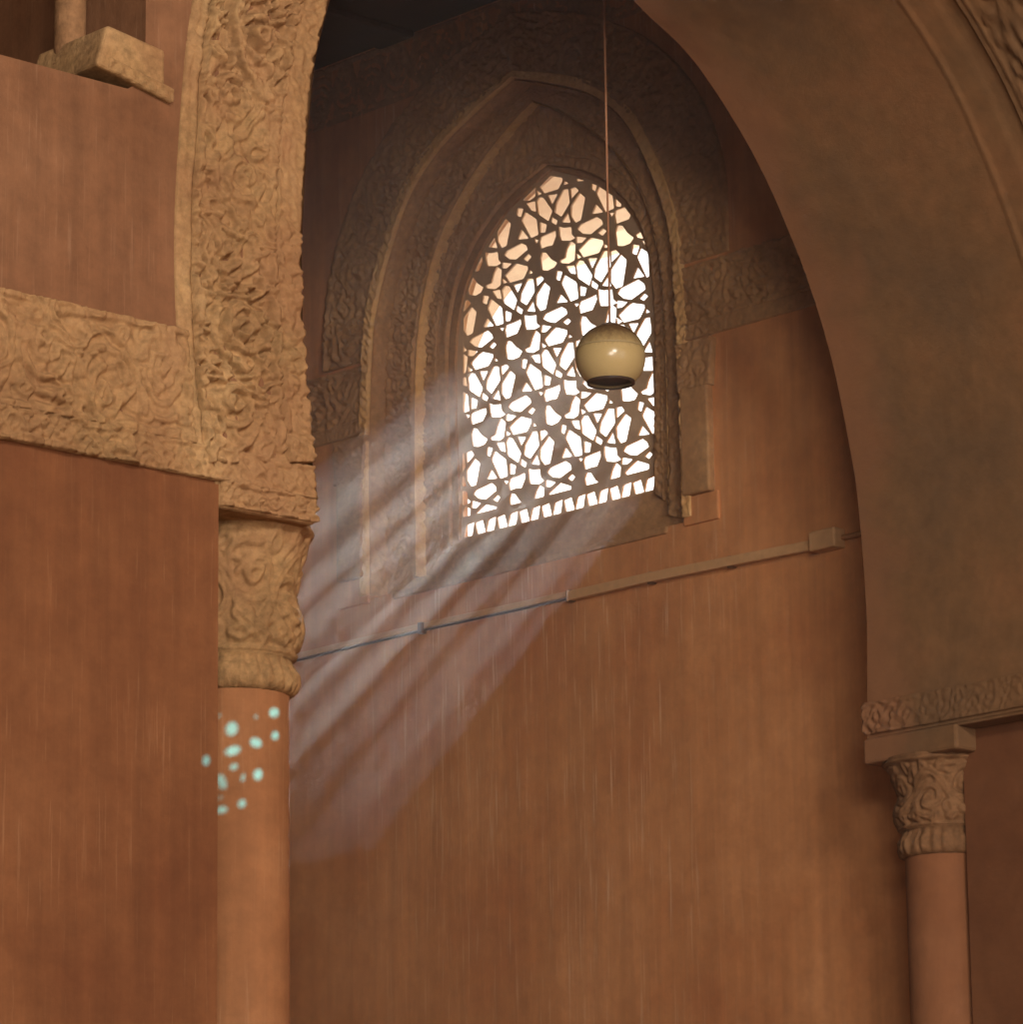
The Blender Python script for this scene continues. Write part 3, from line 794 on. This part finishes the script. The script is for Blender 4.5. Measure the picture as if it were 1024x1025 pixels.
child(tube('cord', [(LC[0], LC[1], HC), (LC[0]+.002, LC[1], (HC+LC[2])/2), (LC[0], LC[1], LC[2]+.14)], .0042, plain('cord', srgb(176, 120, 84), .7), seg=8), lamp)

# ------------------------------------------------------------------ conduit along the end wall
cd = empty('cable_conduit', (AF, 4.0, 3.66+EYE)); tag(cd, 'thin surface conduit running level across the end wall below the window', 'conduit')
pix = [(262, 667), (296, 660), (430, 628), (500, 613), (572, 597), (650, 579), (740, 561), (822, 545)]
pts = [on_x(x, y, AF-.012) for x, y in pix]
P1 = [(AF-.012, p[1], p[2]) for p in pts[:5]]; P2 = [(AF-.014, p[1], p[2]) for p in pts[4:]]
def strip(name, P, hw, dep, mat):
    v, f = [], []
    for x, y, z in P: v += [(AF+.004, y, z-hw), (AF-dep, y, z-hw), (AF-dep, y, z+hw), (AF+.004, y, z+hw)]
    for i in range(len(P)-1):
        for k in range(4): f.append((i*4+k, i*4+(k+1) % 4, (i+1)*4+(k+1) % 4, (i+1)*4+k))
    f += [(0, 1, 2, 3), tuple(len(v)-4+k for k in (3, 2, 1, 0))]
    return bevel(link(name, v, f, mat), .003)
child(strip('trunking', [(0, y, z+.014) for _, y, z in P1], .013, .016, M['cable']), cd)
child(strip('trunking', P2, .020, .036, M['cable']), cd)
child(tube('cable', [(AF-.014, y, z-.006) for _, y, z in P1], .006, M['dark']), cd)
jb = on_x(832, 542, AF)
child(box('junction_box', (AF-.065, jb[1]-.075, jb[2]-.04), (AF+.005, jb[1]+.065, jb[2]+.04), M['cable'], bev=.008), cd)
child(tube('pipe', [(AF-.015, jb[1]-.05, jb[2]), (AF-.015, 1.66, jb[2]-.003)], .011, M['cable']), cd)
for x, y in ((425, 629), (574, 597), (655, 579), (735, 563)):
    p = on_x(x, y, AF)
    child(box('clip', (AF-.032, p[1]-.014, p[2]-.026), (AF+.004, p[1]+.014, p[2]+.024), M['iron'], bev=.005), cd)

# ceiling beams (dark, at the top left)
for k, y in enumerate((2.6, 3.7, 4.8, 5.9)):
    struct(box('trim_beam', (-3., y-.12, HC-.03), (AF-.0, y+.12, HC+.02), M['wood'], bev=.02), 'dark ceiling beam')

# ------------------------------------------------------------------ dusty air behind the arch
fp = [(.03, -.3), (4.04, -.3), (4.04, T+.03), (AF-.06, T+.03), (AF-.06, 5.9), (-.6, 5.9), (-.6, T+.03), (.03, T+.03)]
nfp = len(fp)
hz = link('haze', [(x, y, 2.2) for x, y in fp]+[(x, y, 7.05) for x, y in fp],
          [tuple(range(nfp))[::-1], tuple(range(nfp, 2*nfp))]+[(k, (k+1) % nfp, (k+1) % nfp+nfp, k+nfp) for k in range(nfp)], None)
mh = bpy.data.materials.new('dusty_air'); mh.use_nodes = True; nt = mh.node_tree; nt.nodes.clear()
o_ = nt.nodes.new('ShaderNodeOutputMaterial'); vs = nt.nodes.new('ShaderNodeVolumeScatter')
vs.inputs['Density'].default_value = .03; vs.inputs['Anisotropy'].default_value = .6
vs.inputs['Color'].default_value = (.88, .93, 1, 1)
nt.links.new(vs.outputs[0], o_.inputs['Volume']); hz.data.materials.append(mh)
tag(hz, 'dusty air with shafts of sunlight slanting down from the window', 'dust haze', kind='stuff')

# ------------------------------------------------------------------ light
SY = -165.
sd = ray(1163, SY); sd /= np.linalg.norm(sd)
sun = bpy.data.lights.new('sun', 'SUN'); sun.energy = 9.5; sun.angle = radians(.25); sun.color = (1, .95, .88)
so = bpy.data.objects.new('sun', sun); col.objects.link(so)
so.rotation_euler = Vector(sd).to_track_quat('Z', 'Y').to_euler()

# unseen bars added outside, between sun and window, to split the light into shafts
def splitter_bars():
    D = 12.; k = D/sd[0]
    t = empty('shaft_splitter', (AF+D, 13.5, 0)); t['kind'] = 'structure'
    t['label'] = 'unseen bars added outside to split the sun into shafts'
    for i, (yy, wd) in enumerate(((576, .055), (622, .05), (670, .06), (722, .06), (776, .07), (830, .065))):
        m = (yy-SY)/(1163-296.)
        P = []
        for X in (400, 560, 720):
            q = on_x(X, SY+m*(1163-X), GA)
            P.append(q+sd*k)
        o = tube('splitter_bar', P, [wd*.55, wd*.5, wd*.4], M['wood'], seg=8); child(o, t)
splitter_bars()

def dapple():
    """unseen pierced plate and spot lamp, added to throw flecks on the near column"""
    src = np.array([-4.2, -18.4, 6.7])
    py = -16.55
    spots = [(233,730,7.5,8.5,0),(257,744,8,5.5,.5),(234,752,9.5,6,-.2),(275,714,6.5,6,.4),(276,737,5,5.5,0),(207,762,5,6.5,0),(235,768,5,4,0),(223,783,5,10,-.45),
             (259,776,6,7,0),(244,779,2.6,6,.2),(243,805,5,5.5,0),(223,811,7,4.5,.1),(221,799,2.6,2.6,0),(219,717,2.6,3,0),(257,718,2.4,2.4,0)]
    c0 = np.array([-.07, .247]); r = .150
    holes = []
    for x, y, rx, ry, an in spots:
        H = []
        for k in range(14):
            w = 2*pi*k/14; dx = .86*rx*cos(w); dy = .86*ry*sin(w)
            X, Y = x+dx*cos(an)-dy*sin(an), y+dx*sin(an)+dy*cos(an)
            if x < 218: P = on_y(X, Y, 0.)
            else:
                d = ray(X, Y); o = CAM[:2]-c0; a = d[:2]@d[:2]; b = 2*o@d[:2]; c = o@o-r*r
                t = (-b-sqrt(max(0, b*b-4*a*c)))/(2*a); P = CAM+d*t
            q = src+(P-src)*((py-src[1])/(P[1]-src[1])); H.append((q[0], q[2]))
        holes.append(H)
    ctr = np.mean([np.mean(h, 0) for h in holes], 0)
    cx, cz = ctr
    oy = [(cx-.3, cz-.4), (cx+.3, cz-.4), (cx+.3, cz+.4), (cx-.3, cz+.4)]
    p = plate('fleck_plate', oy, holes, lambda p, q, d: (p, d, q), py, py+.002, M['outer'])
    struct(p, 'unseen pierced plate added to shape the light flecks')
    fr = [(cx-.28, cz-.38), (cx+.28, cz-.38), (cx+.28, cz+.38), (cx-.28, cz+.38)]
    struct(plate('fleck_plate_wall', [(-6.8, 0), (-1.6, 0), (-1.6, HC), (-6.8, HC)], [fr], lambda p, q, d: (p, d, q), -16.8, -16.56, M['pier']), 'unseen wall added behind the viewer to hold the pierced plate')
    l = bpy.data.lights.new('fleck_spot', 'SPOT'); l.energy = 170000; l.color = (.04, .5, 1); l.shadow_soft_size = .001; l.spot_size = radians(9)  # coloured spot lamp added behind the plate for the flecks
    o = bpy.data.objects.new('fleck_spot', l); col.objects.link(o); o.location = src
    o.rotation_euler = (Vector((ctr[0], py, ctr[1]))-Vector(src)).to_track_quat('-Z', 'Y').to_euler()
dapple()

def area_light(name, loc, target, size, size_y, e, c):
    l = bpy.data.lights.new(name, 'AREA'); l.shape = 'RECTANGLE'; l.size = size; l.size_y = size_y; l.energy = e; l.color = c
    o = bpy.data.objects.new(name, l); col.objects.link(o); o.location = loc
    o.rotation_euler = (Vector(target)-Vector(loc)).to_track_quat('-Z', 'Y').to_euler()
    return o
area_light('daylight_and_fill', (-3.5, -9.5, 7.4), (3.5, 2, 5.3), 2.2, 1.0, 760, (1, .90, .78))
area_light('daylight_and_fill', (-8.2, -10.8, 5.1), (3.5, 2.5, 5.), 3., 1.2, 820, (1, .89, .76))  # fill lamp added near the camera to lift the end wall

w = bpy.data.worlds.new('sky'); scene.world = w; w.use_nodes = True
bg = w.node_tree.nodes['Background']; bg.inputs[0].default_value = (1, .97, .93, 1); bg.inputs[1].default_value = 2.2

# ------------------------------------------------------------------ camera
cam = bpy.data.cameras.new('camera'); cam.sensor_width = 36; cam.sensor_fit = 'HORIZONTAL'; cam.lens = F/1024*36
cam.clip_end = 200
co = bpy.data.objects.new('camera', cam); col.objects.link(co); scene.camera = co
Mx = Matrix.Identity(4)
for i in range(3):
    Mx[i][0] = RT[i]; Mx[i][1] = UP[i]; Mx[i][2] = -fw[i]; Mx[i][3] = CAM[i]
co.matrix_world = Mx

vs_ = scene.view_settings; vs_.view_transform = 'Standard'; vs_.look = 'None'; vs_.gamma = 1; vs_.exposure = 0; vs_.use_curve_mapping = False
scene.cycles.max_bounces = 8; scene.cycles.diffuse_bounces = 5; scene.cycles.volume_bounces = 1
scene.cycles.use_denoising = True
